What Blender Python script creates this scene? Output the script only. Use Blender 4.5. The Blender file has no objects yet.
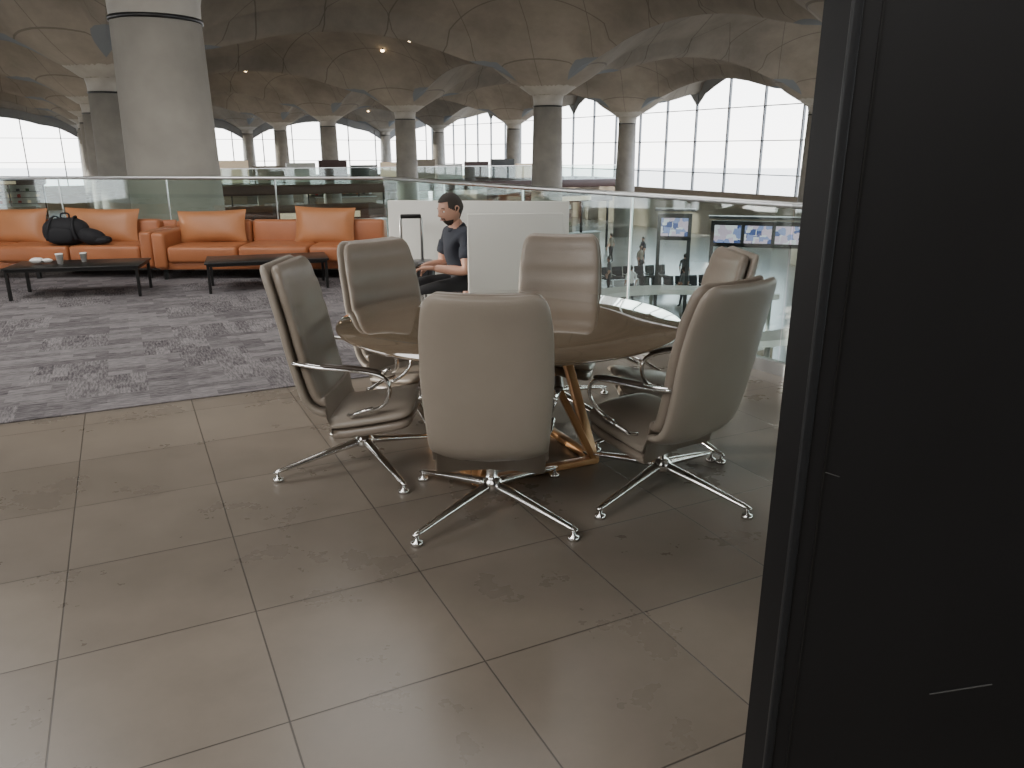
import bpy, bmesh, math, random
from mathutils import Vector, Matrix, Euler
random.seed(7)
scene = bpy.context.scene
COL = scene.collection

# ------------------------------------------------------------------ materials
def nmat(name):
    m = bpy.data.materials.new(name); m.use_nodes = True
    nt = m.node_tree
    b = nt.nodes.get('Principled BSDF')
    return m, nt, b
def N(nt, t, **kw):
    n = nt.nodes.new(t)
    for k, v in kw.items(): setattr(n, k, v)
    return n
def setin(n, d):
    for k, v in d.items(): n.inputs[k].default_value = v
def mixc(nt, fac, a, b, blend='MIX'):
    n = N(nt, 'ShaderNodeMix', data_type='RGBA', blend_type=blend)
    for sock, v in ((n.inputs[0], fac), (n.inputs[6], a), (n.inputs[7], b)):
        if hasattr(v, 'default_value') or isinstance(v, bpy.types.NodeSocket): nt.links.new(v, sock)
        elif isinstance(v, (int, float)): sock.default_value = v
        else: sock.default_value = (*v, 1)
    return n.outputs[2]
def mth(nt, op, a, b=None, clamp=False):
    n = N(nt, 'ShaderNodeMath', operation=op); n.use_clamp = clamp
    for i, v in enumerate((a, b)):
        if v is None: continue
        if isinstance(v, bpy.types.NodeSocket): nt.links.new(v, n.inputs[i])
        else: n.inputs[i].default_value = v
    return n.outputs[0]
def simple(name, col, rough=.5, metal=0, noise=.0, nscale=8, bump=0, bscale=60, emit=0, coat=0, spec=.5):
    m, nt, b = nmat(name)
    setin(b, {'Base Color': (*col, 1), 'Roughness': rough, 'Metallic': metal, 'Coat Weight': coat, 'Specular IOR Level': spec})
    tc = N(nt, 'ShaderNodeTexCoord')
    if noise:
        nz = N(nt, 'ShaderNodeTexNoise'); setin(nz, {'Scale': nscale, 'Detail': 4})
        nt.links.new(tc.outputs['Object'], nz.inputs['Vector'])
        c = mixc(nt, nz.outputs[0], tuple(x*(1-noise) for x in col), tuple(min(1, x*(1+noise)) for x in col))
        nt.links.new(c, b.inputs['Base Color'])
    if bump:
        nz = N(nt, 'ShaderNodeTexNoise'); setin(nz, {'Scale': bscale, 'Detail': 3})
        nt.links.new(tc.outputs['Object'], nz.inputs['Vector'])
        bp = N(nt, 'ShaderNodeBump'); setin(bp, {'Strength': bump, 'Distance': .01})
        nt.links.new(nz.outputs[0], bp.inputs['Height']); nt.links.new(bp.outputs[0], b.inputs['Normal'])
    if emit:
        setin(b, {'Emission Color': (*col, 1), 'Emission Strength': emit})
    return m

TILE_A = math.radians(26.3)
def floor_tile_mat():
    m, nt, b = nmat('floor_tile')
    tc = N(nt, 'ShaderNodeTexCoord')
    mp = N(nt, 'ShaderNodeMapping', vector_type='TEXTURE')
    mp.inputs['Location'].default_value = (-.629, 1.806, 0)
    mp.inputs['Rotation'].default_value = (0, 0, TILE_A)
    nt.links.new(tc.outputs['Object'], mp.inputs['Vector'])
    br = N(nt, 'ShaderNodeTexBrick'); br.offset = 0; br.squash = 1
    setin(br, {'Scale': 1, 'Mortar Size': .003, 'Mortar Smooth': .3, 'Brick Width': .607, 'Row Height': .607,
               'Color1': (.185, .158, .130, 1), 'Color2': (.216, .186, .154, 1), 'Mortar': (.066, .056, .047, 1), 'Bias': 0})
    nt.links.new(mp.outputs[0], br.inputs['Vector'])
    nz = N(nt, 'ShaderNodeTexNoise'); setin(nz, {'Scale': 1.7, 'Detail': 6, 'Roughness': .65})
    nt.links.new(tc.outputs['Object'], nz.inputs['Vector'])
    r = N(nt, 'ShaderNodeValToRGB'); r.color_ramp.elements[0].position = .3; r.color_ramp.elements[1].position = .75
    r.color_ramp.elements[0].color = (.82, .82, .82, 1); r.color_ramp.elements[1].color = (1.12, 1.11, 1.1, 1)
    nt.links.new(nz.outputs[0], r.inputs[0])
    c = mixc(nt, 1.0, br.outputs[0], r.outputs[0], 'MULTIPLY')
    nt.links.new(c, b.inputs['Base Color'])
    rr = mth(nt, 'MULTIPLY_ADD', nz.outputs[0], .18); nt.nodes[-1].inputs[2].default_value = .20
    nt.links.new(rr, b.inputs['Roughness'])
    bp = N(nt, 'ShaderNodeBump', invert=True); setin(bp, {'Strength': .5, 'Distance': .003})
    nt.links.new(br.outputs['Fac'], bp.inputs['Height']); nt.links.new(bp.outputs[0], b.inputs['Normal'])
    return m
def carpet_mat():
    m, nt, b = nmat('carpet_weave')
    tc = N(nt, 'ShaderNodeTexCoord')
    mp = N(nt, 'ShaderNodeMapping', vector_type='TEXTURE'); mp.inputs['Rotation'].default_value = (0, 0, TILE_A)
    nt.links.new(tc.outputs['Object'], mp.inputs['Vector'])
    def brick(w_, h_, off, c1, c2, rot=0):
        v = mp.outputs[0]
        if rot:
            q = N(nt, 'ShaderNodeMapping'); q.inputs['Rotation'].default_value = (0, 0, rot); q.inputs['Location'].default_value = (.13, .31, 0); nt.links.new(v, q.inputs[0]); v = q.outputs[0]
        k = N(nt, 'ShaderNodeTexBrick'); k.offset = off
        setin(k, {'Scale': 1, 'Mortar Size': 0, 'Brick Width': w_, 'Row Height': h_, 'Color1': (*c1, 1), 'Color2': (*c2, 1)})
        nt.links.new(v, k.inputs['Vector']); return k.outputs[0]
    b1 = brick(.25, .10, .37, (.06, .054, .061), (.225, .212, .22))
    b2 = brick(.25, .10, .43, (.06, .054, .061), (.225, .212, .22), math.pi/2)
    def streak(sx, sy):
        s1 = N(nt, 'ShaderNodeMapping'); s1.inputs['Scale'].default_value = (sx, sy, 1)
        nt.links.new(mp.outputs[0], s1.inputs['Vector'])
        n1 = N(nt, 'ShaderNodeTexNoise'); setin(n1, {'Scale': 1, 'Detail': 3, 'Roughness': .7}); nt.links.new(s1.outputs[0], n1.inputs['Vector']); return n1.outputs[0]
    big = brick(.5, .5, .5, (0, 0, 0), (1, 1, 1))
    bwb = N(nt, 'ShaderNodeRGBToBW'); nt.links.new(big, bwb.inputs[0]); sel = mth(nt, 'GREATER_THAN', bwb.outputs[0], .5)
    sa, sb_ = streak(10, 70), streak(70, 10)
    st = mth(nt, 'ADD', mth(nt, 'MULTIPLY', sa, mth(nt, 'SUBTRACT', 1, sel)), mth(nt, 'MULTIPLY', sb_, sel))
    r = N(nt, 'ShaderNodeValToRGB'); r.color_ramp.elements[0].position = .38; r.color_ramp.elements[1].position = .64
    r.color_ramp.elements[0].color = (.045, .040, .045, 1); r.color_ramp.elements[1].color = (.29, .272, .278, 1)
    nt.links.new(st, r.inputs[0])
    c = mixc(nt, .52, r.outputs[0], mixc(nt, sel, b1, b2))
    nt.links.new(c, b.inputs['Base Color']); setin(b, {'Roughness': .95, 'Specular IOR Level': .1})
    return m
def shell_mat():
    m, nt, b = nmat('vault_concrete')
    tc = N(nt, 'ShaderNodeTexCoord')
    uv = N(nt, 'ShaderNodeSeparateXYZ'); nt.links.new(tc.outputs['UV'], uv.inputs[0])
    s, t = uv.outputs[0], uv.outputs[1]
    sx = mth(nt, 'MINIMUM', s, mth(nt, 'SUBTRACT', 1, s))
    sy = mth(nt, 'MINIMUM', t, mth(nt, 'SUBTRACT', 1, t))
    def lens(a, c):
        w = mth(nt, 'MULTIPLY', mth(nt, 'SINE', mth(nt, 'MULTIPLY', mth(nt, 'SUBTRACT', c, .09), math.pi/.13)), .022)
        return mth(nt, 'MULTIPLY', mth(nt, 'LESS_THAN', a, w), mth(nt, 'LESS_THAN', c, .22))
    glass = mth(nt, 'MAXIMUM', lens(sx, sy), lens(sy, sx))
    r2 = mth(nt, 'SQRT', mth(nt, 'ADD', mth(nt, 'MULTIPLY', sx, sx), mth(nt, 'MULTIPLY', sy, sy)))
    fr = mth(nt, 'FRACT', mth(nt, 'MULTIPLY', r2, 7))
    line = mth(nt, 'LESS_THAN', fr, .022)
    dd = mth(nt, 'FRACT', mth(nt, 'MULTIPLY', mth(nt, 'SUBTRACT', sx, sy), 5))
    line2 = mth(nt, 'LESS_THAN', dd, .013)
    line = mth(nt, 'MAXIMUM', line, line2)
    nz = N(nt, 'ShaderNodeTexNoise'); setin(nz, {'Scale': .3, 'Detail': 8, 'Roughness': .68})
    nt.links.new(tc.outputs['Object'], nz.inputs['Vector'])
    r = N(nt, 'ShaderNodeValToRGB'); r.color_ramp.elements[0].position = .3; r.color_ramp.elements[1].position = .7
    r.color_ramp.elements[0].color = (.165, .145, .12, 1); r.color_ramp.elements[1].color = (.29, .255, .212, 1)
    nt.links.new(nz.outputs[0], r.inputs[0])
    c = mixc(nt, mth(nt, 'MULTIPLY', line, .5), r.outputs[0], (.06, .05, .04))
    c = mixc(nt, glass, c, (.15, .165, .18))
    nt.links.new(c, b.inputs['Base Color']); setin(b, {'Roughness': .75, 'Specular IOR Level': .25})
    return m
def glass_mat(name='clear_glass', tint=(.86, .94, .91)):
    m, nt, b = nmat(name)
    out = nt.nodes['Material Output']
    tr = N(nt, 'ShaderNodeBsdfTransparent'); tr.inputs[0].default_value = (*tint, 1)
    gl = N(nt, 'ShaderNodeBsdfGlossy'); gl.inputs['Roughness'].default_value = .02
    lw = N(nt, 'ShaderNodeLayerWeight'); lw.inputs['Blend'].default_value = .5
    f5 = mth(nt, 'POWER', lw.outputs['Facing'], 3.5)
    fac = mth(nt, 'ADD', mth(nt, 'MULTIPLY', f5, .85), .10)
    mx = N(nt, 'ShaderNodeMixShader')
    nt.links.new(fac, mx.inputs[0]); nt.links.new(tr.outputs[0], mx.inputs[1]); nt.links.new(gl.outputs[0], mx.inputs[2])
    nt.links.new(mx.outputs[0], out.inputs[0])
    return m
def wood_mat():
    m, nt, b = nmat('table_veneer')
    tc = N(nt, 'ShaderNodeTexCoord')
    mp = N(nt, 'ShaderNodeMapping'); mp.inputs['Scale'].default_value = (1.2, 14, 1); mp.inputs['Rotation'].default_value = (0, 0, .5)
    nt.links.new(tc.outputs['Object'], mp.inputs[0])
    nz = N(nt, 'ShaderNodeTexNoise'); setin(nz, {'Scale': 1.5, 'Detail': 6, 'Roughness': .6, 'Distortion': .6}); nt.links.new(mp.outputs[0], nz.inputs['Vector'])
    c = mixc(nt, nz.outputs[0], (.075, .052, .032), (.25, .185, .12))
    nt.links.new(c, b.inputs['Base Color']); setin(b, {'Roughness': .06, 'IOR': 1.7, 'Coat Weight': 1, 'Coat Roughness': .02, 'Coat IOR': 1.8, 'Specular IOR Level': .8})
    return m
def screen_mat():
    m, nt, b = nmat('display_screen')
    tc = N(nt, 'ShaderNodeTexCoord')
    ck = N(nt, 'ShaderNodeTexVoronoi', distance='CHEBYCHEV'); setin(ck, {'Scale': 5.5}); nt.links.new(tc.outputs['Object'], ck.inputs['Vector'])
    r = N(nt, 'ShaderNodeValToRGB'); r.color_ramp.interpolation = 'CONSTANT'
    e = r.color_ramp.elements; e[0].color = (.06, .09, .3, 1); e[1].position = .25; e[1].color = (.65, .5, .65, 1)
    x = e.new(.6); x.color = (.25, .3, .6, 1); x = e.new(.75); x.color = (.75, .72, .8, 1)
    nt.links.new(ck.outputs['Color'], r.inputs[0])
    nt.links.new(r.outputs[0], b.inputs['Emission Color']); setin(b, {'Emission Strength': .6, 'Roughness': .2}); nt.links.new(r.outputs[0], b.inputs['Base Color'])
    return m

M = {}
M['tile'] = floor_tile_mat(); M['carpet'] = carpet_mat(); M['shell'] = shell_mat(); M['glass'] = glass_mat()
M['wood'] = wood_mat(); M['screen'] = screen_mat()
M['leather'] = simple('taupe_leather', (.285, .247, .205), .42, noise=.10, nscale=5, bump=.12, bscale=180)
M['leather_in'] = simple('taupe_leather_cushion', (.235, .197, .160), .34, noise=.14, nscale=5, bump=.12, bscale=150)
M['alu'] = simple('polished_aluminium', (.80, .80, .79), .16, 1)
M['steel'] = simple('brushed_steel', (.62, .63, .63), .3, 1)
M['darksteel'] = simple('dark_metal', (.03, .03, .03), .35, .6)
M['armpad'] = simple('arm_pad_leather', (.06, .045, .035), .35)
M['orange'] = simple('orange_leather', (.39, .14, .057), .42, noise=.22, nscale=3, bump=.15, bscale=60)
M['orange_p'] = simple('orange_pillow_leather', (.43, .18, .075), .42, noise=.18, nscale=4, bump=.15, bscale=60)
M['copper'] = simple('oak_frame', (.50, .27, .12), .3, .25, noise=.15, nscale=12)
M['concrete'] = simple('column_concrete', (.31, .29, .255), .6, noise=.35, nscale=1.6, bump=.1, bscale=8)
M['white'] = simple('white_laminate', (.66, .655, .61), .4)
M['black'] = simple('black_laminate', (.0095, .0095, .0105), .5, noise=.25, nscale=3, spec=.3)
M['blackedge'] = simple('black_edge_trim', (.014, .015, .017), .5, spec=.3)
M['blackside'] = simple('black_side_laminate', (.009, .009, .010), .6, spec=.12)
M['hallfloor'] = simple('hall_stone_floor', (.36, .32, .27), .22, noise=.1, nscale=.4)
M['maroon'] = simple('mezzanine_fascia', (.06, .024, .018), .5)
M['beigewall'] = simple('beige_wall', (.30, .25, .19), .6)
M['fabricblack'] = simple('black_fabric', (.012, .012, .015), .8, bump=.3, bscale=90)
M['paper'] = simple('white_paper', (.8, .79, .76), .6)
M['skin'] = simple('skin', (.50, .28, .20), .5, noise=.06, nscale=20)
M['hair'] = simple('dark_hair', (.025, .017, .012), .7, bump=.5, bscale=250)
M['navy'] = simple('navy_tshirt', (.018, .022, .034), .85, bump=.2, bscale=90)
M['grayshirt'] = simple('grey_shirt', (.12, .12, .125), .85)
M['trousers'] = simple('black_trousers', (.012, .012, .014), .8)
M['shoe'] = simple('shoe_leather', (.02, .018, .016), .5)
M['eye'] = simple('eye_white', (.7, .68, .65), .3)
M['lip'] = simple('lip', (.36, .14, .11), .5)
M['lamp'] = simple('warm_lamp', (1, .72, .42), .5, emit=16)
M['frame'] = simple('window_frame', (.22, .225, .23), .5)
M['suit'] = simple('suitcase_shell', (.045, .045, .05), .3)
M['red'] = simple('red_label', (.45, .03, .02), .5)
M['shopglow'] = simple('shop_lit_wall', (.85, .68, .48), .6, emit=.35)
M['green'] = simple('plant_leaf', (.05, .12, .03), .6)
M['mark'] = simple('scuff_mark', (.08, .08, .08), .6)

# ------------------------------------------------------------------ builder
class B:
    def __init__(s): s.v = []; s.f = []; s.m = []; s.sm = []; s.mats = []
    def mi(s, k):
        if k not in s.mats: s.mats.append(k)
        return s.mats.index(k)
    def add(s, vs, fs, mat, smooth=True, Mx=None):
        o = len(s.v); i = s.mi(mat)
        for p in vs:
            p = Vector(p)
            if Mx is not None: p = Mx @ p
            s.v.append(p)
        for f in fs: s.f.append([o+k for k in f]); s.m.append(i); s.sm.append(smooth)
    def rings(s, R, mat, cap=True, smooth=True, closed=True, Mx=None):
        n = len(R[0]); vs = [p for r in R for p in r]; fs = []
        for i in range(len(R)-1):
            for j in range(n if closed else n-1):
                k = (j+1) % n
                fs.append([i*n+j, i*n+k, (i+1)*n+k, (i+1)*n+j])
        if cap:
            fs.append(list(range(n))[::-1]); fs.append([(len(R)-1)*n+j for j in range(n)])
        s.add(vs, fs, mat, smooth, Mx)
    def box(s, c, size, mat, rot=(0, 0, 0), bev=0, seg=2, smooth=None, Mx=None):
        bm = bmesh.new(); bmesh.ops.create_cube(bm, size=1)
        for v in bm.verts: v.co = Vector((v.co.x*size[0], v.co.y*size[1], v.co.z*size[2]))
        if bev: bmesh.ops.bevel(bm, geom=bm.edges[:], offset=bev, segments=seg, affect='EDGES', profile=.5)
        T = Matrix.Translation(c) @ Euler(rot).to_matrix().to_4x4()
        if Mx is not None: T = Mx @ T
        bm.verts.index_update()
        s.add([v.co.copy() for v in bm.verts], [[v.index for v in f.verts] for f in bm.faces], mat, bool(bev) if smooth is None else smooth, T)
        bm.free()
    def tube(s, pts, r, mat, seg=12, Mx=None, flat=1.0, up=None):
        pts = [Vector(p) for p in pts]; R = []; ref = Vector(up) if up else None
        for i, p in enumerate(pts):
            t = (pts[min(i+1, len(pts)-1)] - pts[max(i-1, 0)]).normalized()
            if ref is None: ref = Vector((0, 0, 1)) if abs(t.z) < .9 else Vector((1, 0, 0))
            a = t.cross(ref).normalized(); b = a.cross(t).normalized()
            if not up: ref = b
            rr = r[i] if isinstance(r, (list, tuple)) else r
            R.append([p + a*math.cos(q)*rr + b*math.sin(q)*rr*flat for q in [2*math.pi*k/seg for k in range(seg)]])
        s.rings(R, mat, Mx=Mx)
    def lathe(s, prof, mat, seg=24, c=(0, 0, 0), Mx=None, cap=True):
        c = Vector(c)
        s.rings([[c+Vector((r*math.cos(q), r*math.sin(q), z)) for q in [2*math.pi*k/seg for k in range(seg)]] for r, z in prof], mat, cap=cap, Mx=Mx)
    def sph(s, c, r, mat, seg=16, Mx=None, e=1.0, rot=(0, 0, 0)):
        R = []
        def sp(x): return math.copysign(abs(x)**e, x)
        T = Euler(rot).to_matrix()
        for i in range(seg//2+1):
            a = -math.pi/2 + math.pi*i/(seg//2); a = max(-1.55, min(1.55, a))
            R.append([Vector(c)+T@Vector((r[0]*sp(math.cos(a))*sp(math.cos(q)), r[1]*sp(math.cos(a))*sp(math.sin(q)), r[2]*sp(math.sin(a)))) for q in [2*math.pi*k/seg for k in range(seg)]])
        s.rings(R, mat, Mx=Mx)
    def pillow(s, c, size, mat, rot=(0, 0, 0), Mx=None, n=12):
        w, h, t = size; T = Matrix.Translation(c) @ Euler(rot).to_matrix().to_4x4()
        if Mx is not None: T = Mx @ T
        for sg in (1, -1):
            vs = []; fs = []
            for i in range(n+1):
                for j in range(n+1):
                    u = -1+2*i/n; v = -1+2*j/n
                    d = ((1-abs(u)**2.6)*(1-abs(v)**2.6))**.55
                    pin = 1 - .06*(1-abs(u)**2)*abs(v)**4; pin2 = 1 - .06*(1-abs(v)**2)*abs(u)**4
                    wr = .03*math.sin(7*u+3*v)*d
                    vs.append((u*w/2*pin2, sg*t/2*(d+wr*.5)+.002*sg, v*h/2*pin))
            for i in range(n):
                for j in range(n):
                    a = i*(n+1)+j; q = [a, a+1, a+n+2, a+n+1]; fs.append(q if sg > 0 else q[::-1])
            s.add(vs, fs, mat, True, T)
    def mesh(s, name):
        me = bpy.data.meshes.new(name); me.from_pydata([tuple(v) for v in s.v], [], s.f)
        for k in s.mats: me.materials.append(M[k])
        me.polygons.foreach_set('material_index', s.m); me.polygons.foreach_set('use_smooth', s.sm)
        me.update()
        bm = bmesh.new(); bm.from_mesh(me); bmesh.ops.recalc_face_normals(bm, faces=bm.faces[:]); bm.to_mesh(me); bm.free()
        return me
    def build(s, name, loc=(0, 0, 0), rz=0):
        o = bpy.data.objects.new(name, s.mesh(name)); COL.objects.link(o); o.location = loc; o.rotation_euler = (0, 0, rz)
        return o
def inst(name, me, loc, rz=0, sc=1):
    o = bpy.data.objects.new(name, me); COL.objects.link(o); o.location = loc; o.rotation_euler = (0, 0, rz); o.scale = (sc,)*3
    return o
def catmull(P, k=4):
    P = [Vector(p) for p in P]; out = []
    for i in range(len(P)-1):
        p0 = P[max(i-1, 0)]; p1 = P[i]; p2 = P[i+1]; p3 = P[min(i+2, len(P)-1)]
        for j in range(k):
            t = j/k
            out.append(.5*((2*p1)+(-p0+p2)*t+(2*p0-5*p1+4*p2-p3)*t*t+(-p0+3*p1-3*p2+p3)*t**3))
    out.append(P[-1]); return out
def lerpt(T, x):
    for i in range(len(T)-1):
        if x <= T[i+1][0]:
            a, b = T[i], T[i+1]; u = (x-a[0])/(b[0]-a[0]); u = max(0, min(1, u)); return a[1]+(b[1]-a[1])*u
    return T[-1][1]

# ------------------------------------------------------------------ floors, back wall
def poly_slab(name, pts, z, th, mat, side):
    b = B(); n = len(pts)
    b.add([(x, y, z) for x, y in pts], [list(range(n))], mat, False)
    b.add([(x, y, z-th) for x, y in pts], [list(range(n))[::-1]], side, False)
    vs = [(x, y, z) for x, y in pts]+[(x, y, z-th) for x, y in pts]
    b.add(vs, [[i, i+n, (i+1) % n+n, (i+1) % n] for i in range(n)], side, False)
    return b.build(name)
RC = (-1.7, 10.6); RE = (1.92, 5.35); RF = (7.8, 5.35-5.88/3.62*5.25)
poly_slab('floor', [(-14, -5), (9, -5), (9, RF[1]-.9), (RF[0]+.15, RF[1]+.1), (RE[0]+.12, RE[1]+.08), (RC[0]+.1, RC[1]+.15), (-14, 11.4)], 0, .5, 'tile', 'beigewall')
poly_slab('carpet', [(-13.9, -1.1), (1.12, 6.32), (-1.80, 10.48), (-13.9, 10.75)], .008, .006, 'carpet', 'carpet')
b = B(); b.add([(-260, -160, -5), (260, -160, -5), (260, 300, -5), (-260, 300, -5)], [[0, 1, 2, 3]], 'hallfloor', False); b.build('floor_lower_hall')
b = B(); b.box((-2.5, -5.1, 1.25), (23, .2, 2.5), 'beigewall'); b.box((-2.5, -5.1, 3.6), (23, .2, 2.2), 'white'); b.box((-2.5, -4.98, .06), (23, .03, .12), 'darksteel'); b.build('wall_back')

# ------------------------------------------------------------------ vaulted roof
LA = math.radians(28.7); L = 18.0
D1 = Vector((-math.sin(LA), math.cos(LA))); D2 = Vector((math.cos(LA), math.sin(LA)))
A0 = Vector((-5.5, 13.0)); ZC = 3.40; RR = .97
def lat(m, n): return A0 + D1*(m*L) + D2*(n*L)
cz = math.sqrt(RR*RR-.5)
def zedge(r): return ZC + L*(math.sqrt(RR*RR-(r/L-.5)**2-.25)-cz)
def shell_z(s, t):
    z = ZC + L*(math.sqrt(RR*RR-(s-.5)**2-(t-.5)**2)-cz)
    a, c = min(s, 1-s), min(t, 1-t); r = L*math.hypot(a, c)
    w = max(0, min(1, (4.2-r)/2.6)); w = w*w*(3-2*w)
    e = min(a, c)
    z -= .42*max(0, min(1, (.034-e)/.014))*(1-w)
    if r < 4.2: z = z*(1-w)+zedge(r)*w
    return z
def shell_at(m, n): return shell_z(m-math.floor(m), n-math.floor(n))
samp = [0, .02, .034, .044, .055, .07, .085, .1, .12, .15, .2, .26, .32, .38, .44, .5]
samp = samp + [1-x for x in samp[-2::-1]]
NMAX = 2.38
def roof():
    verts = []; faces = []; uvs = []
    for m in range(-2, 5):
        for n in range(-3, 3):
            st = samp if n < 2 else [x for x in samp if x <= NMAX-2+.001]
            o = len(verts); k = len(st)
            for s in samp:
                for t in st:
                    p = A0 + D1*((m+s)*L) + D2*((n+t)*L)
                    verts.append((p.x, p.y, shell_z(s, t))); uvs.append((s, t))
            for i in range(len(samp)-1):
                for j in range(k-1):
                    a = o+i*k+j; faces.append((a, a+1, a+k+1, a+k))
    me = bpy.data.meshes.new('ceiling'); me.from_pydata(verts, [], faces)
    uvl = me.uv_layers.new(name='UVMap')
    for lp in me.loops: uvl.data[lp.index].uv = uvs[lp.vertex_index]
    me.polygons.foreach_set('use_smooth', [True]*len(faces)); me.materials.append(M['shell'])
    o = bpy.data.objects.new('ceiling', me); COL.objects.link(o)
roof()
b = B()
b.lathe([(.78, -5), (.76, -2), (.66, 3.42)], 'concrete', 40)
b.lathe([(.66, 3.42), (.685, 3.42), (.685, 3.48), (.66, 3.48)], 'darksteel', 40)
b.lathe([(.66, 3.48), (.67, 3.7), (.72, 3.92), (.84, zedge(.84)-.03), (1.05, zedge(1.05)-.01), (1.3, zedge(1.3)), (1.5, zedge(1.5)+.03)], 'concrete', 40, cap=False)
colme = b.mesh('concrete_column')
colpos = []
for m in range(-2, 6):
    for n in range(-3, 3):
        p = lat(m, n)
        if abs(p.x) < 12 and -10 < p.y < 10: continue
        inst('concrete_column', colme, (p.x, p.y, 0)); colpos.append(p)
def facade(name, f0, f1, step=1.5, z0=-5, solid=-1.2, zstep=1.5):
    b = B(); a = Vector(f0); c = Vector(f1); Lg = (c-a).length*L; k = int(Lg/step)
    def P(i):
        q = a+(c-a)*(i/k); w = A0+D1*(q.x*L)+D2*(q.y*L)
        qq = q + Vector((-.0005, -.0005))
        return w, shell_at(qq.x, qq.y)
    d = (P(k)[0]-P(0)[0]).normalized(); ang = math.atan2(d.y, d.x)
    for i in range(k+1):
        w, z = P(i); b.box((w.x, w.y, (z+z0)/2), (.12, .2, z-z0), 'frame', (0, 0, ang))
    zz = z0
    while zz < 9:
        for i in range(k):
            w, z = P(i); w2, z2 = P(i+1)
            if min(z, z2) > zz:
                mm = (w+w2)/2; b.box((mm.x, mm.y, zz), ((w2-w).length, .16, .07), 'frame', (0, 0, ang))
        zz += zstep
    kk = k*4; vs = []
    for i in range(kk+1):
        w, z = P(i/4); vs += [(w.x, w.y, z+.4), (w.x, w.y, z-1.0)]
    b.add(vs, [[2*i, 2*i+2, 2*i+3, 2*i+1] for i in range(kk)], 'frame', False)
    w, _ = P(0); w2, _ = P(k); mm = (w+w2)/2
    if solid > z0: b.box((mm.x, mm.y, (solid+z0)/2), ((w2-w).length, .4, solid-z0), 'beigewall', (0, 0, ang))
    return b.build(name)
facade('window_far', (5, -3), (5, 2.33), 3.6, solid=-2.4, zstep=2.6)
facade('window_right', (-2, NMAX), (5, NMAX), 3.6, solid=-1.6, zstep=2.4)

b = B()
for m in range(1, 5):
    for n in range(-2, 3):
        for k in range(14):
            s, t = random.uniform(.12, .88), random.uniform(.12, .88)
            if n+t > NMAX: continue
            p = A0+D1*((m+s)*L)+D2*((n+t)*L); z = shell_z(s, t)
            if p.y < 45: continue
            b.lathe([(.08, z+.05), (.08, z-.10), (.12, z-.12)], 'darksteel', 10, (p.x, p.y, 0)); b.sph((p.x, p.y, z-.12), (.12, .12, .07), 'lamp', 8)
b.build('ceiling_spotlights')

# ------------------------------------------------------------------ glass balustrade
def balustrade(name, p, q, npan, H=1.2):
    b = B(); p = Vector(p); q = Vector(q); d = (q-p); Lg = d.length; u = d.normalized(); ang = math.atan2(u.y, u.x)
    for i in range(npan):
        a = p+d*(i/npan); c = p+d*((i+1)/npan); mm = (a+c)/2
        b.box((mm.x, mm.y, .05+(H-.08)/2), ((c-a).length-.018, .016, H-.08), 'glass', (0, 0, ang))
        if i: b.box((a.x, a.y, .05+(H-.08)/2), (.012, .018, H-.09), 'steel', (0, 0, ang))
    mm = (p+q)/2
    b.box((mm.x, mm.y, .04), (Lg, .07, .10), 'steel', (0, 0, ang))
    b.box((mm.x, mm.y, H-.01), (Lg+.02, .06, .042), 'steel', (0, 0, ang), .01)
    return b.build(name)
balustrade('glass_balustrade', RC, RE, 4); balustrade('glass_balustrade', RE, RF, 5); balustrade('glass_balustrade', (-13.5, 10.95), RC, 8)

# ------------------------------------------------------------------ tall black cabinet at right
b = B()
b.box((.65, .075, 1.6), (1.3, .15, 3.2), 'black', bev=.002)
b.box((-.002, .075, 1.6), (.006, .146, 3.19), 'blackside')
b.box((.0, .002, 1.6), (.016, .012, 3.2), 'blackedge', bev=.003)
b.box((.035, -.001, 1.6), (.0025, .004, 3.2), 'darksteel')
b.box((.33, -.0012, .60), (.11, .0015, .002), 'mark', (0, -.25, 0)); b.box((.05, -.0012, 1.02), (.025, .0015, .0012), 'mark', (0, .3, 0))
b.build('tall_black_cabinet', (.497, 1.215, 0), math.radians(-4))

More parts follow.
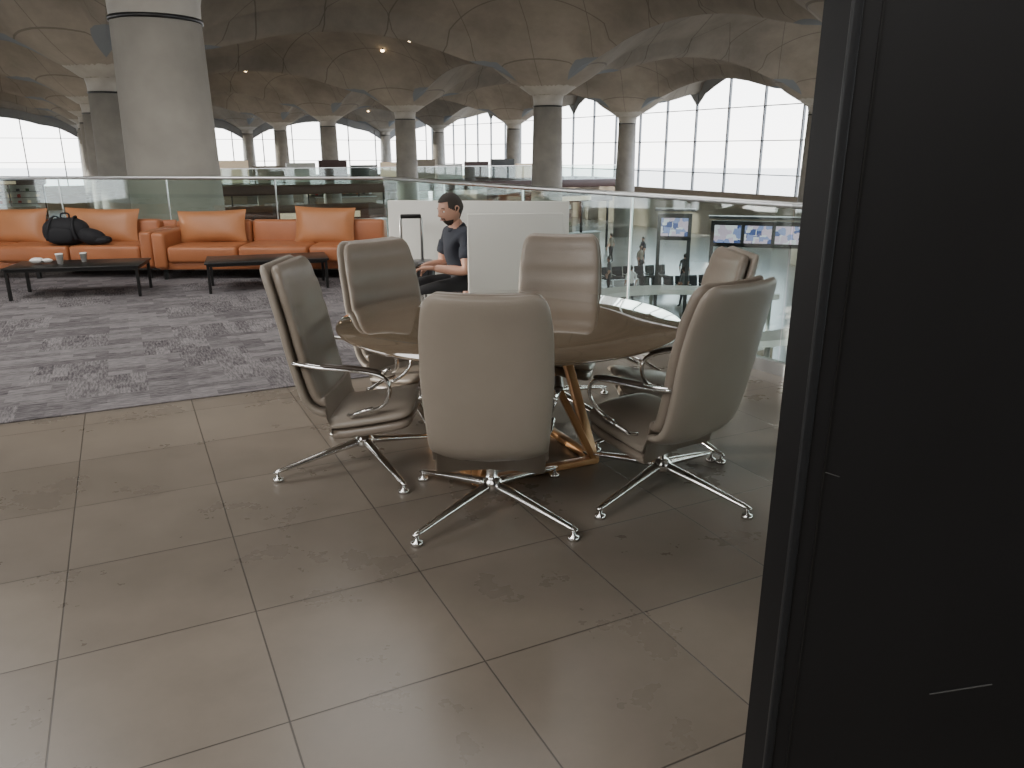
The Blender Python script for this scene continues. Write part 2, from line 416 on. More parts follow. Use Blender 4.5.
# ------------------------------------------------------------------ swivel chair
def chair_mesh():
    b = B()
    prof = catmull([(0, .29, .375), (0, .2, .36), (0, .06, .335), (0, -.07, .315), (0, -.165, .32), (0, -.232, .375), (0, -.268, .48), (0, -.298, .62), (0, -.325, .76), (0, -.355, .88), (0, -.385, .98), (0, -.405, 1.035)], 4)
    ln = [0]
    for i in range(1, len(prof)): ln.append(ln[-1]+(prof[i]-prof[i-1]).length)
    tot = ln[-1]
    wt = [(0, .235), (.12, .25), (.3, .25), (.42, .250), (.52, .255), (.7, .266), (.85, .260), (1, .235)]
    def loft(off, ht, inset, mat, groove, s0=0.0, s1=1.0):
        R = []; K = 28
        idx = [i for i in range(len(prof)) if s0 <= ln[i]/tot <= s1]
        for i in idx:
            s = (ln[i]/tot-s0)/(s1-s0)
            w = lerpt(wt, ln[i]/tot)-inset
            e = 0
            if s > .92: e = (s-.92)/.08
            if s < .07: e = (.07-s)/.07
            e = min(e, .985)
            w2 = w*(1-.30*(1-(1-e**2.6)**(1/2.6)))
            th = ht*(1-e**3)**(1/3)
            t = (prof[min(i+1, len(prof)-1)]-prof[max(i-1, 0)]).normalized()
            nrm = Vector((0, -t.z, t.y))
            if nrm.z < 0 and nrm.y < 0: nrm = -nrm
            g = 0
            if groove:
                S = ln[i]/tot
                for gc in groove: g = max(g, math.exp(-((S-gc)/.011)**2))
            ring = []
            for k in range(K):
                q = 2*math.pi*k/K; cx = math.cos(q); sy = math.sin(q)
                x = w2*math.copysign(abs(cx)**.45, cx); y = th*math.copysign(abs(sy)**.6, sy)
                if y > 0: y *= (1-.40*g)
                c = .035*(abs(x)/w)**2.2
                ring.append(prof[i]+nrm*(off+y+c)+Vector((x, 0, 0)))
            R.append(ring)
        b.rings(R, mat)
    loft(0, .026, 0, 'leather', None)
    loft(.052, .034, .012, 'leather_in', [.80, .90, .40], .01, .985)
    for sg in (-1, 1):
        x = sg*.262
        P = catmull([(sg*.235, .10, .36), (x, .17, .40), (x+sg*.025, .205, .47), (x+sg*.03, .19, .535), (x+sg*.03, .12, .565), (x+sg*.03, 0, .578), (x+sg*.02, -.13, .585), (x+sg*.004, -.25, .60)], 4)
        b.tube(P, .0125, 'alu', 10, flat=.7)
        P = catmull([(x+sg*.03, .17, .567), (x+sg*.03, .08, .583), (x+sg*.03, -.03, .592), (x+sg*.024, -.11, .596)], 4)
        b.tube(P, [.012]+[.02]*(len(P)-2)+[.012], 'armpad', 10, flat=.55, up=(0, 0, 1))
        b.tube([(sg*.20, -.02, .325), (sg*.236, .0, .33), (x, .05, .36), (x+sg*.012, .12, .385)], .010, 'alu', 8)
    b.box((0, -.01, .290), (.22, .24, .02), 'darksteel', bev=.006)
    b.lathe([(.045, .30), (.045, .27), (.026, .255), (.026, .16), (.032, .15), (.046, .135), (.05, .10), (.035, .092)][::-1], 'alu', 24)
    return b
def chair_base(b, rot):
    for k in range(4):
        a = rot+k*math.pi/2; c, s = math.cos(a), math.sin(a)
        R = []
        for u in [0, .08, .2, .4, .6, .8, .93, 1]:
            r = .03+u*.445; z = .118-.072*u**1.1; w = .026-.012*u; h = .021-.012*u
            if u == 1: w *= .6; h *= .7
            R.append([Vector((c*r-s*w*math.cos(q), s*r+c*w*math.cos(q), z+h*math.sin(q))) for q in [2*math.pi*j/12 for j in range(12)]])
        b.rings(R, 'alu')
        b.lathe([(.008, .045), (.008, .024), (.024, .018), (.026, .002), (.02, 0)], 'alu', 14, (c*.457, s*.457, 0))
chairs = [((-.09, 3.17), (.03, 1), 49), ((-.76, 3.71), (1, -.05), 33), ((-.58, 4.38), (.73, -.68), 20),
          ((.26, 4.57), (-.15, -.98), 40), ((.85, 4.08), (-.99, -.06), 30), ((.71, 3.39), (-.62, .78), 45)]
for (x, y), d, br in chairs:
    ang = math.atan2(d[1], d[0])-math.pi/2
    b = chair_mesh(); chair_base(b, math.radians(br)-ang)
    b.build('swivel_armchair', (x, y, 0), ang)

# ------------------------------------------------------------------ round table
b = B(); R = .87
b.lathe([(.0, .700), (R-.06, .700), (R-.012, .708), (R, .716), (R, .720), (R-.006, .724), (R-.3, .724), (0.001, .724)], 'wood', 96, cap=False)
b.lathe([(.001, .690), (.30, .690), (.30, .7005), (.001, .7005)], 'darksteel', 40, cap=False)
bot = [Vector((.46*math.cos(math.radians(a)), .46*math.sin(math.radians(a)), .018)) for a in (-20, 70, 160, 250)]
top = [Vector((.27*math.cos(math.radians(a)), .27*math.sin(math.radians(a)), .682)) for a in (-65, 25, 115, 205)]
def bar(p, q, w=.05, t=.032, mat='copper'):
    d = (q-p); ln_ = d.length; rot = d.to_track_quat('X', 'Z').to_matrix().to_4x4()
    b.box((0, 0, 0), (ln_+.03, w, t), mat, bev=.004, Mx=Matrix.Translation((p+q)/2) @ rot)
for i in range(4):
    bar(bot[i], bot[(i+1) % 4]); bar(top[i], top[(i+1) % 4]); bar(bot[i], top[i]); bar(bot[i], top[(i+1) % 4])
b.build('round_conference_table', (-.01, 3.85, 0))

# ------------------------------------------------------------------ sofas
def sofa(name, loc, rz, W, arms=(1, 1), n=3, pillows=()):
    b = B()
    b.box((0, -.46, .17), (W-.06, .80, .10), 'orange', bev=.02)
    cw = (W-.16*sum(arms))/n; x0 = -W/2+.16*arms[0]
    for i in range(n):
        b.box((x0+cw*(i+.5), -.52, .31), (cw-.012, .80, .20), 'orange', bev=.045, seg=4)
        b.box((x0+cw*(i+.5), -.13, .50), (cw-.012, .22, .34), 'orange', (-.10, 0, 0), .05, 4)
    for k, sg in ((0, -1), (1, 1)):
        if arms[k]: b.box((sg*(W/2-.08), -.47, .36), (.16, .92, .44), 'orange', bev=.04, seg=4)
    b.box((0, -.04, .40), (W, .08, .50), 'orange', bev=.03, seg=3)
    for sx in (-W/2+.1, 0, W/2-.1):
        for y in (-.84, -.08): b.box((sx, y, .06), (.04, .04, .12), 'darksteel')
    for (px, w, h, ry) in pillows:
        b.pillow((px, -.33, .60), (w, h, .20), 'orange_p', (-.30, ry, 0))
    b.build(name, (*loc, 0.008), rz)
sofa('orange_sofa', (-5.95, 10.45), math.radians(2), 2.95, (1, 1), 3, [(-.50, .85, .46, .0), (.62, .95, .46, .02)])
sofa('orange_sofa', (-3.05, 10.42), math.radians(2), 2.75, (1, 0), 3, [(-.82, .88, .42, -.03), (.62, .78, .50, .03)])
sofa('orange_sofa', (-.95, 9.35), math.radians(-62), 1.5, (0, 1), 2, [(-.1, .7, .5, .0)])

def ctable(loc, rz):
    b = B()
    b.box((0, 0, .335), (1.35, .62, .022), 'darksteel', bev=.004)
    for x in (-.64, .64):
        for y in (-.28, .28): b.box((x, y, .165), (.03, .03, .33), 'darksteel')
        b.box((x, 0, .31), (.03, .56, .025), 'darksteel')
    for y in (-.28, .28): b.box((0, y, .31), (1.28, .03, .025), 'darksteel')
    b.build('coffee_table', (*loc, .008), rz)
ctable((-4.78, 8.52), math.radians(13)); ctable((-2.85, 9.0), math.radians(18))
b = B(); b.lathe([(.028, 0), (.038, .10), (.040, .10), (.040, .112), (.034, .115)], 'paper', 20); b.build('paper_cup', (-4.95, 8.45, .354))
b = B(); b.lathe([(.026, 0), (.035, .09), (.037, .09), (.037, .10), (.03, .103)], 'paper', 20); b.build('paper_cup', (-4.78, 8.62, .354))
b = B(); b.pillow((0, 0, .035), (.13, .11, .06), 'paper', (1.5, 0, .2)); b.pillow((.09, .03, .03), (.10, .08, .045), 'paper', (1.5, 0, .8)); b.build('crumpled_napkins', (-5.2, 8.45, .356))

b = B()
b.sph((0, 0, .155), (.27, .16, .17), 'fabricblack', 24, e=.8); b.sph((-.02, -.13, .12), (.17, .06, .10), 'fabricblack', 20, e=.7)
b.sph((.30, -.03, .09), (.17, .14, .10), 'fabricblack', 20, e=.9, rot=(0, .3, .2)); b.sph((.42, -.05, .05), (.12, .10, .05), 'fabricblack', 16, e=.8)
for sg in (-1, 1): b.tube(catmull([(sg*.08, .12, .28), (sg*.12, .02, .34), (sg*.13, -.12, .29), (sg*.15, -.18, .18), (sg*.17, -.16, .06)], 4), .018, 'fabricblack', 8, flat=.5)
b.tube(catmull([(-.05, .02, .32), (-.04, .02, .37), (.04, .02, .37), (.05, .02, .32)], 4), .01, 'fabricblack', 8)
b.build('black_backpack', (-5.55, 9.72, .425), .1)

# ------------------------------------------------------------------ booth panels + bench
def panel(p, q, z, name):
    b = B(); p = Vector(p); q = Vector(q); mm = (p+q)/2; d = q-p; a = math.atan2(d.y, d.x)
    b.box((0, 0, z/2+.01), (d.length, .05, z-.02), 'white', bev=.006)
    for x in (-d.length/2+.1, d.length/2-.1): b.box((x, 0, .012), (.08, .16, .024), 'darksteel', bev=.004)
    b.build(name, (mm.x, mm.y, .008), a)
panel((-.31, 5.42), (.36, 5.50), 1.12, 'white_privacy_screen'); panel((-1.06, 6.75), (.48, 6.60), 1.13, 'white_privacy_screen')
b = B(); b.box((0, 0, .37), (1.0, .55, .12), 'darksteel', bev=.03, seg=3); b.box((0, 0, .16), (.9, .45, .30), 'darksteel', bev=.01)
b.build('padded_bench', (-.10, 6.16, .008), math.radians(-5))

b = B(); b.box((0, 0, .36), (.36, .22, .62), 'suit', bev=.035, seg=4)
for x in (-.12, -.04, .04, .12): b.box((x, -.111, .36), (.012, .006, .54), 'darksteel', bev=.002)
for x in (-.14, .14):
    for y in (-.07, .07): b.lathe([(.022, -.01), (.025, .0), (.022, .01)], 'darksteel', 12, Mx=Matrix.Translation((x, y, .027)) @ Matrix.Rotation(math.pi/2, 4, 'Y'))
b.tube([(-.085, .09, .6), (-.085, .09, 1.0), (-.07, .09, 1.02), (.07, .09, 1.02), (.085, .09, 1.0), (.085, .09, .6)], .012, 'steel', 8)
b.box((0, .09, 1.02), (.17, .035, .035), 'darksteel', bev=.008)
b.build('carry_on_suitcase', (-.82, 6.36, .008), .15)

# ------------------------------------------------------------------ people
def skin_mesh(verts, edges, radii, sub=2):
    me = bpy.data.meshes.new('tmp'); me.from_pydata([tuple(v) for v in verts], edges, [])
    o = bpy.data.objects.new('tmp', me); COL.objects.link(o)
    sk = o.modifiers.new('s', 'SKIN'); sk.use_smooth_shade = True
    ss = o.modifiers.new('u', 'SUBSURF'); ss.levels = sub; ss.render_levels = sub
    for i, r in enumerate(radii):
        d = me.skin_vertices[0].data[i]; d.radius = (r, r) if not isinstance(r, tuple) else r; d.use_root = (i == 0)
    bpy.context.view_layer.update()
    ev = o.evaluated_get(bpy.context.evaluated_depsgraph_get()); m2 = ev.to_mesh()
    vs = [v.co.copy() for v in m2.vertices]; fs = [list(p.vertices) for p in m2.polygons]
    ev.to_mesh_clear(); bpy.data.objects.remove(o); bpy.data.meshes.remove(me)
    return vs, fs
def segdist(p, a, c):
    d = c-a; t = max(0, min(1, (p-a).dot(d)/max(1e-9, d.dot(d)))); return (p-(a+d*t)).length
def add_skin(b, J, E, labels):
    names = list(J); idx = {n: i for i, n in enumerate(names)}
    vs, fs = skin_mesh([J[n][0] for n in names], [(idx[a], idx[c]) for a, c in E], [J[n][1] for n in names])
    groups = {}
    for f in fs:
        ctr = sum((vs[i] for i in f), Vector())/len(f)
        best = min(E, key=lambda e: segdist(ctr, Vector(J[e[0]][0]), Vector(J[e[1]][0]))/1.0)
        groups.setdefault(labels[best], []).append(f)
    o = len(b.v)
    for v in vs: b.v.append(v)
    for mat, ff in groups.items():
        i = b.mi(mat)
        for f in ff: b.f.append([o+k for k in f]); b.m.append(i); b.sm.append(True)
def head(b, c, fwd, up, s=1.0):
    fwd = fwd.normalized(); side = up.cross(fwd).normalized(); up2 = fwd.cross(side).normalized()
    T = Matrix((( fwd.x, side.x, up2.x, c.x), (fwd.y, side.y, up2.y, c.y), (fwd.z, side.z, up2.z, c.z), (0, 0, 0, 1))) @ Matrix.Scale(s, 4)
    seg = 40; R = []
    def surf(a, q):
        x = math.cos(a)*math.cos(q); y = math.cos(a)*math.sin(q); z = math.sin(a)
        X, Y, Z = .097*x, .076*y, .118*z
        if z < 0:
            k = 1+.20*z; Y *= k; X *= (1+.16*z) if x > 0 else (1+.45*z)
            if x > 0: X += .010*max(0, -z)
        if x < 0 and z > -.2: X *= 1.06
        fr = max(0, x)**3
        ny = math.exp(-(Y/.0125)**2)
        zz = Z/.118
        nose = .026*math.exp(-((zz+.20)/.10)**2)+.013*math.exp(-((zz+.02)/.14)**2)
        X += fr*ny*nose
        for sg in (-1, 1): X -= fr*.010*math.exp(-((Y-sg*.031)/.016)**2-((zz-.02)/.09)**2)
        X += fr*.006*math.exp(-((zz-.19)/.08)**2)
        X += fr*.007*math.exp(-(Y/.022)**2-((zz+.49)/.06)**2)
        X -= fr*.006*math.exp(-(Y/.03)**2-((zz+.62)/.06)**2)
        X += fr*.010*math.exp(-(Y/.026)**2-((zz+.83)/.13)**2)
        return Vector((X, Y, Z))
    for i in range(33):
        a = max(-1.54, min(1.54, -math.pi/2+math.pi*i/32)); R.append([surf(a, 2*math.pi*k/seg) for k in range(seg)])
    b.rings(R, 'skin', Mx=T)
    def shellpatch(test, off, mat):
        n1, n2 = 48, 56; vs = []; fs = []
        for i in range(n1+1):
            for k in range(n2):
                a = max(-1.54, min(1.54, -math.pi/2+math.pi*i/n1)); q = 2*math.pi*k/n2
                p = surf(a, q); vs.append(p*(1+off/.1))
        for i in range(n1):
            for k in range(n2):
                a = -math.pi/2+math.pi*(i+.5)/n1; q = 2*math.pi*(k+.5)/n2; q = q-2*math.pi if q > math.pi else q
                if test(a, q): fs.append([i*n2+k, i*n2+(k+1) % n2, (i+1)*n2+(k+1) % n2, (i+1)*n2+k])
        b.add(vs, fs, mat, True, T)
    shellpatch(lambda a, q: (a > .62-.02*q*q and abs(q) < 1.0) or (abs(q) >= 1.0 and a > .25-.55*(abs(q)-1.0)), .0075, 'hair')
    shellpatch(lambda a, q: a < -.42 and abs(q) < 1.35 and not (abs(q) < .30 and -.62 < a < -.44) and a > -1.15 and not (a > -.62 and abs(q) > .4), .002, 'hair')
    for sg in (-1, 1):
        b.sph((.078, sg*.031, .004), (.010, .0135, .007), 'eye', 12, Mx=T); b.sph((.0865, sg*.031, .003), (.003, .005, .005), 'hair', 10, Mx=T)
        b.tube(catmull([(.088, sg*.016, .024), (.089, sg*.032, .029), (.076, sg*.048, .023)], 3), .0035, 'hair', 6, Mx=T)
        E = catmull([(-.002, sg*.074, -.028), (-.012, sg*.082, -.012), (-.022, sg*.088, .012), (-.010, sg*.086, .028), (.003, sg*.079, .018), (.004, sg*.077, -.006)], 3)
        b.tube(E, .0055, 'skin', 8, Mx=T); b.sph((-.006, sg*.076, .003), (.012, .005, .022), 'skin', 10, Mx=T)
    b.tube(catmull([(.090, -.020, -.057), (.099, 0, -.056), (.090, .020, -.057)], 4), .004, 'lip', 8, Mx=T)
def hand(b, wrist, d, palmn, side, curl=.9, s=1.0, mat='skin'):
    d = d.normalized(); palmn = (palmn-d*palmn.dot(d)).normalized(); side = (side-d*side.dot(d)-palmn*side.dot(palmn)).normalized()
    R = []
    for u, w, t in ((-.012, .023, .019), (.01, .027, .017), (.04, .036, .016), (.07, .041, .014), (.09, .040, .011), (.096, .034, .006)):
        c = wrist+d*u*s
        R.append([c+side*w*s*math.copysign(abs(math.cos(q))**.7, math.cos(q))+palmn*t*s*math.sin(q) for q in [2*math.pi*k/16 for k in range(16)]])
    b.rings(R, mat)
    def finger(root, dr, lens, r, cv):
        P = [root-dr*.012*s, root]; cur = dr.copy(); ang = 0
        for l in lens:
            ang += cv; cur = (dr*math.cos(ang)+palmn*math.sin(ang)).normalized(); P.append(P[-1]+cur*l*s)
        rr = [r*1.05*s, r*s, r*.95*s, r*.88*s, r*.6*s][:len(P)]
        Q = catmull(P, 3); q = [rr[min(len(rr)-1, int(i/3))]+(rr[min(len(rr)-1, int(i/3)+1)]-rr[min(len(rr)-1, int(i/3))])*((i % 3)/3) for i in range(len(Q))]
        b.tube(Q, q, mat, 10); b.sph(P[-1], (r*.62*s,)*3, mat, 8)
    for k, (o, lens) in enumerate(((.030, (.040, .025, .020)), (.010, (.045, .028, .021)), (-.010, (.041, .026, .020)), (-.029, (.032, .020, .018)))):
        finger(wrist+d*.088*s+side*o*s, (d+side*o*1.5).normalized(), lens, .0088, curl*(.45+.05*k))
    finger(wrist+d*.03*s+side*.030*s+palmn*.004, (d*.75+side*.55+palmn*.25).normalized(), (.036, .030, .022), .0105, .25)
F = Vector((-.90, -.44, 0)).normalized(); Rt = Vector((F.y, -F.x, 0)); O = Vector((-.36, 5.95, .008))
def W(f, r, z): return O+F*f+Rt*r+Vector((0, 0, z))
b = B()
J = {'pelvis': (W(0, 0, .545), (.15, .125)), 'waist': (W(.0, 0, .68), (.155, .125)), 'chest': (W(.035, 0, .83), (.17, .135)), 'uch': (W(.05, 0, .925), (.125, .105)),
     'neck': (W(.065, 0, .99), .060), 'nk2': (W(.09, 0, 1.05), .054),
     'shR': (W(.045, .175, .925), .072), 'shL': (W(.045, -.175, .925), .072),
     'slR': (W(.07, .225, .80), .064), 'slL': (W(.07, -.225, .80), .064),
     'elR': (W(.09, .245, .68), .047), 'elL': (W(.09, -.245, .68), .047),
     'wrR': (W(.31, .09, .69), .028), 'wrL': (W(.30, -.10, .70), .028),
     'hpR': (W(.04, .10, .53), .10), 'hpL': (W(.04, -.10, .53), .10),
     'mtR': (W(.24, .13, .535), .085), 'mtL': (W(.24, -.13, .535), .085),
     'knR': (W(.46, .15, .52), .064), 'knL': (W(.46, -.15, .52), .064),
     'cfR': (W(.48, .15, .34), .056), 'cfL': (W(.44, -.15, .34), .056),
     'anR': (W(.50, .15, .10), .040), 'anL': (W(.42, -.15, .10), .040),
     'toR': (W(.64, .17, .042), .036), 'toL': (W(.56, -.17, .042), .036)}
lab = {}
def e(a, c, m): lab[(a, c)] = m
e('pelvis', 'waist', 'navy'); e('waist', 'chest', 'navy'); e('chest', 'uch', 'navy'); e('uch', 'neck', 'navy'); e('neck', 'nk2', 'skin')
for s_ in 'RL':
    e('uch', 'sh'+s_, 'navy'); e('sh'+s_, 'sl'+s_, 'navy'); e('sl'+s_, 'el'+s_, 'skin'); e('el'+s_, 'wr'+s_, 'skin')
    e('pelvis', 'hp'+s_, 'trousers'); e('hp'+s_, 'mt'+s_, 'trousers'); e('mt'+s_, 'kn'+s_, 'trousers'); e('kn'+s_, 'cf'+s_, 'trousers'); e('cf'+s_, 'an'+s_, 'trousers'); e('an'+s_, 'to'+s_, 'shoe')
add_skin(b, J, list(lab), lab)
hc = W(.115, 0, 1.115); hf = (F*.95+Vector((-.02, -.25, -.22)))
head(b, hc, hf, Vector((0, 0, 1))+F*.1, 1.0)
for s_, sg in (('R', 1), ('L', -1)):
    wv = J['wr'+s_][0]; dv = (wv-J['el'+s_][0]).normalized()
    hand(b, wv, (dv*.8+F*.5), Vector((0, 0, -1)), -Rt*sg, .8)
for s_ in 'RL':
    p0 = J['sl'+s_][0]; d0 = (J['el'+s_][0]-J['sh'+s_][0]).normalized()
    b.tube([p0-d0*.05, p0+d0*.01, p0+d0*.035], [.070, .070, .066], 'navy', 18)
b.tube([p for p in [W(.065, 0, .975)+F*.0, W(.072, 0, .995)]], [.074, .066], 'navy', 18)
b.box(W(.42, 0, .715), (.075, .15, .009), 'darksteel', (0, .35, math.atan2(F.y, F.x)), .003)
b.build('seated_man')

def traveller_mesh(top):
    b = B()
    V = lambda x, y, z: Vector((x, y, z))
    J = {'p': (V(0, 0, .95), (.15, .11)), 'w': (V(0, 0, 1.08), (.14, .10)), 'c': (V(0, .0, 1.28), (.16, .11)), 'u': (V(0, 0, 1.40), .09), 'n': (V(0, 0, 1.50), .055), 'n2': (V(0, .01, 1.56), .05)}
    lb = {('p', 'w'): top, ('w', 'c'): top, ('c', 'u'): top, ('u', 'n'): top, ('n', 'n2'): 'skin'}
    for s_, g in (('R', 1), ('L', -1)):
        J['s'+s_] = (V(g*.18, 0, 1.40), .06); J['e'+s_] = (V(g*.24, -.03, 1.12), .045); J['h'+s_] = (V(g*.25, .08, .88), .03)
        J['t'+s_] = (V(g*.09, 0, .88), .09); J['k'+s_] = (V(g*.10, .04*g, .48), .06); J['a'+s_] = (V(g*.10, -.06*g, .09), .042); J['o'+s_] = (V(g*.11, -.06*g+.14, .04), .036)
        lb.update({('u', 's'+s_): top, ('s'+s_, 'e'+s_): top, ('e'+s_, 'h'+s_): 'skin', ('p', 't'+s_): 'trousers', ('t'+s_, 'k'+s_): 'trousers', ('k'+s_, 'a'+s_): 'trousers', ('a'+s_, 'o'+s_): 'shoe'})
    add_skin(b, J, list(lb), lb)
    head(b, V(0, .02, 1.63), V(0, 1, -.05), V(0, 0, 1), .95)
    for g in (1, -1): hand(b, V(g*.25, .08, .88), V(0, .15, -1), V(-g, 0, 0), V(0, 1, 0), .4)
    return b.mesh('standing_traveller')
tm = [traveller_mesh(k) for k in ('navy', 'paper', 'grayshirt', 'beigewall')]
spots = [(-16, 34), (-9, 38), (3.3, 31), (6.8, 41), (-24, 50), (5.2, 33.5), (4.6, 36.5), (4.6, 44), (-11.5, 33), (-19, 41), (7.4, 33), (-27, 40), (-7, 30), (-.5, 43), (8.4, 37.5), (6, 47), (7.6, 45)]
for i, (x, y) in enumerate(spots): inst('standing_traveller', tm[i % 4], (x, y, -5), i*1.3)

# ------------------------------------------------------------------ lower hall fittings
def fid(loc, rz, n):
    b = B(); w = .98
    b.box((0, 0, 0), (n*w+.12, .12, .86), 'darksteel', bev=.01)
    for i in range(n):
        x = -n*w/2+w*(i+.5); b.box((x, -.075, 0), (w-.06, .03, .66), 'darksteel', bev=.006); b.box((x, -.092, 0), (w-.12, .006, .58), 'screen')
    b.box((0, 0, .55), (n*w+.3, .5, .08), 'darksteel')
    for x in (-n*w/2, n*w/2): b.box((x, .1, (-5-loc[2])/2+.2), (.12, .12, 5+loc[2]+.4), 'darksteel')
    b.build('flight_information_display', loc, rz)
fid((8.2, 26, -1.15), -.25, 3); fid((5.3, 25.5, -.85), -.2, 1)
def kiosk(loc, rz, w=6, d=4, h=3.2, wall='white', top='maroon'):
    b = B()
    b.box((0, 0, h+.25), (w+.5, d+.5, .5), top, bev=.03)
    b.box((0, d/2-.1, h/2), (w, .12, h), wall); b.box((-w/2+.06, 0, h/2), (.12, d, h), wall)
    for x in (-w/2, -w/6, w/6, w/2): b.box((x, -d/2, h/2), (.12, .12, h), 'darksteel')
    b.box((0, -d/2+.2, .55), (w*.8, .6, 1.1), 'beigewall', bev=.02); b.box((0, -d/2+.2, 1.12), (w*.82, .7, .05), 'white', bev=.01)
    for z in (1.2, 1.8, 2.4):
        b.box((0, d/2-.35, z), (w*.9, .4, .04), 'darksteel')
        for k in range(10): b.box((-w*.42+k*w*.093, d/2-.35, z+.18), (.3, .25, random.uniform(.2, .34)), random.choice(['red', 'paper', 'navy', 'orange', 'green', 'shopglow']))
    b.box((0, -d/2-.27, h+.25), (w*.5, .04, .3), 'shopglow')
    b.build('retail_kiosk', loc, rz)
for i, (m, n, w_, wl) in enumerate([(1.5, -.5, 8, 'shopglow'), (1.5, .5, 8, 'white'), (1.8, 1.5, 7, 'beigewall'), (.5, -.5, 7, 'beigewall'), (4.5, -.5, 9, 'white'), (4.5, .5, 9, 'shopglow'), (4.5, -1.5, 9, 'white'), (2.5, -.6, 9, 'beigewall'), (1.5, -1.5, 8, 'beigewall'), (4.5, 1.5, 9, 'beigewall')]):
    p = lat(m, n); kiosk((p.x, p.y, -5), LA+(i % 3-1)*.1, w_, wall=wl)
def mezz(c, size, rz):
    b = B(); b.box((0, 0, 0), (size[0], size[1], .6), 'maroon', bev=.03); b.box((0, -size[1]/2+.1, .9), (size[0], .03, 1.1), 'glass'); b.box((0, -size[1]/2+.1, 1.46), (size[0], .07, .05), 'steel')
    k = int(size[0]/5)
    for i in range(k): b.box((-size[0]/2+5*i+2.5, 0, -2.1), (.4, .4, 3.6), 'beigewall')
    for i in range(k*2):
        x = -size[0]/2+2.5*i+1.2; b.box((x, size[1]/2-1.5, .9), (2.2, .3, 1.2+.4*(i % 3)), ['maroon', 'darksteel', 'shopglow', 'beigewall', 'white'][i % 5])
    b.build('mezzanine_gallery', c, rz)
p = lat(2.5, 1.2); mezz((p.x, p.y, -1.1), (38, 8, 1), LA); p = lat(3.5, -1.8); mezz((p.x, p.y, -1.1), (50, 8, 1), LA)
def pavilion(loc, r, a0, a1, hh):
    b = B(); n = 36
    def arc(prof, mat):
        R1 = []
        for i in range(n+1):
            a = a0+(a1-a0)*i/n; c, s = math.cos(a), math.sin(a)
            R1.append([Vector((c*(r+x), s*(r+x), z)) for x, z in prof])
        b.rings(R1, mat, smooth=False)
    arc(((-.4, hh), (.4, hh), (.4, hh+.14), (-.4, hh+.14)), 'white')
    arc(((-.35, 0), (.35, 0), (.35, 1.1), (-.35, 1.1)), 'beigewall'); arc(((-.45, 1.1), (.45, 1.1), (.45, 1.16), (-.45, 1.16)), 'white')
    for i in range(0, n+1, 4):
        a = a0+(a1-a0)*i/n; b.lathe([(.06, 0), (.06, hh)], 'steel', 12, (r*math.cos(a), r*math.sin(a), 0))
    b.build('curved_service_pavilion', loc)
pavilion((4.6, 19.5, -5), 3.2, .6, 5.6, 2.5)
b = B()
for i in range(6):
    x = -1.5+.6*i
    b.box((x, 0, .44), (.52, .48, .06), 'fabricblack', bev=.02); b.box((x, .26, .72), (.52, .06, .5), 'fabricblack', (-.2, 0, 0), .02)
    b.box((x-.29, .02, .60), (.04, .42, .03), 'steel')
b.box((0, .05, .36), (3.6, .08, .06), 'steel')
for x in (-1.2, 1.2): b.box((x, .05, .18), (.06, .06, .36), 'steel'); b.box((x, .05, .02), (.08, .6, .04), 'steel')
sm_ = b.mesh('gate_seating_row')
for x, y, r_ in [(1.2, 33.0, .2), (6.2, 38.5, .3), (7.6, 35.3, .25)]:
    inst('gate_seating_row', sm_, (x, y, -5), r_)

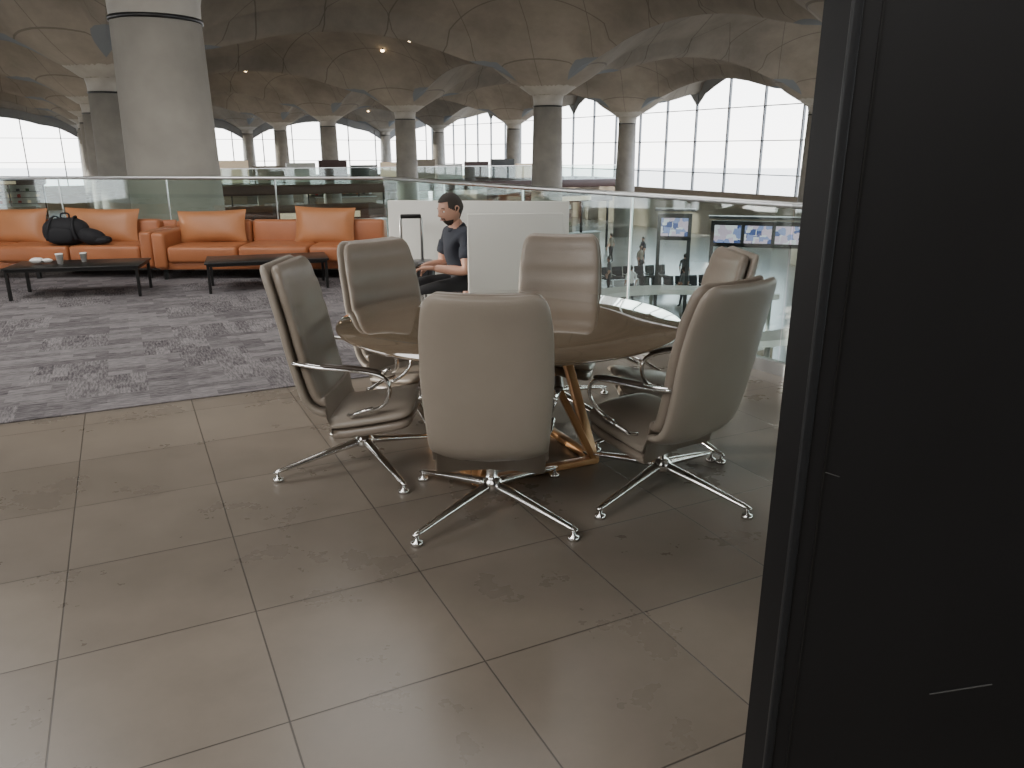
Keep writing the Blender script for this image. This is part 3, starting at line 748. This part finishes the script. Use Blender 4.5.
# ------------------------------------------------------------------ world, light, camera
w = bpy.data.worlds.new('World'); scene.world = w; w.use_nodes = True
nt = w.node_tree; bg = nt.nodes['Background']
tc = N(nt, 'ShaderNodeTexCoord'); sp = N(nt, 'ShaderNodeSeparateXYZ'); nt.links.new(tc.outputs['Generated'], sp.inputs[0])
r = N(nt, 'ShaderNodeValToRGB'); e_ = r.color_ramp.elements
e_[0].position = .0; e_[0].color = (1, .985, .96, 1); e_[1].position = .35; e_[1].color = (.62, .74, .90, 1)
nt.links.new(sp.outputs[2], r.inputs[0]); nt.links.new(r.outputs[0], bg.inputs[0]); bg.inputs[1].default_value = 7.0
sun = bpy.data.lights.new('sun', 'SUN'); sun.energy = 5; sun.angle = .01; sun.color = (1, .93, .82)
so = bpy.data.objects.new('sun', sun); COL.objects.link(so); so.rotation_euler = Vector((.998, -.06, -.078)).to_track_quat('-Z', 'Y').to_euler()
def area(loc, tgt, sx, sy, en, col=(1, .97, .93)):  # fill light added out of frame to brighten the lounge, not a fixture
    l = bpy.data.lights.new('offscreen_fill_light', 'AREA'); l.shape = 'RECTANGLE'; l.size = sx; l.size_y = sy; l.energy = en; l.color = col
    o = bpy.data.objects.new('offscreen_fill_light', l); COL.objects.link(o); o.location = loc
    o.rotation_euler = (Vector(tgt)-Vector(loc)).to_track_quat('-Z', 'Y').to_euler()
area((-5, -1.5, 4.8), (-3, 2, 0), 4, 3, 360); area((.2, -3, 4.6), (0, 3, 0), 4, 3, 110); area((-6, 6, 4.7), (-5.5, 7, 0), 4, 3, 210); area((-1, 7, 4.8), (-1, 7, 0), 3, 3, 120)
for p in colpos:
    if p.y < 5 or p.y > 85 or abs(p.x) > p.y*.9+12: continue
    for k in range(2):
        a = LA+math.pi/4+math.pi*k
        l = bpy.data.lights.new('column_uplight', 'SPOT'); l.energy = 480; l.spot_size = 2.5; l.spot_blend = 1; l.shadow_soft_size = .15; l.color = (1, .90, .76)
        o = bpy.data.objects.new('column_uplight', l); COL.objects.link(o); o.location = (p.x+4.5*math.cos(a), p.y+4.5*math.sin(a), -.8); o.rotation_euler = (math.pi, 0, 0)

cam = bpy.data.cameras.new('camera'); cam.sensor_width = 36; cam.lens = 769/1024*36; cam.clip_end = 1000; cam.clip_start = .05
co = bpy.data.objects.new('camera', cam); COL.objects.link(co); co.location = (0, 0, 1.55)
co.rotation_euler = (math.radians(90-16.93), 0, 0)
scene.camera = co
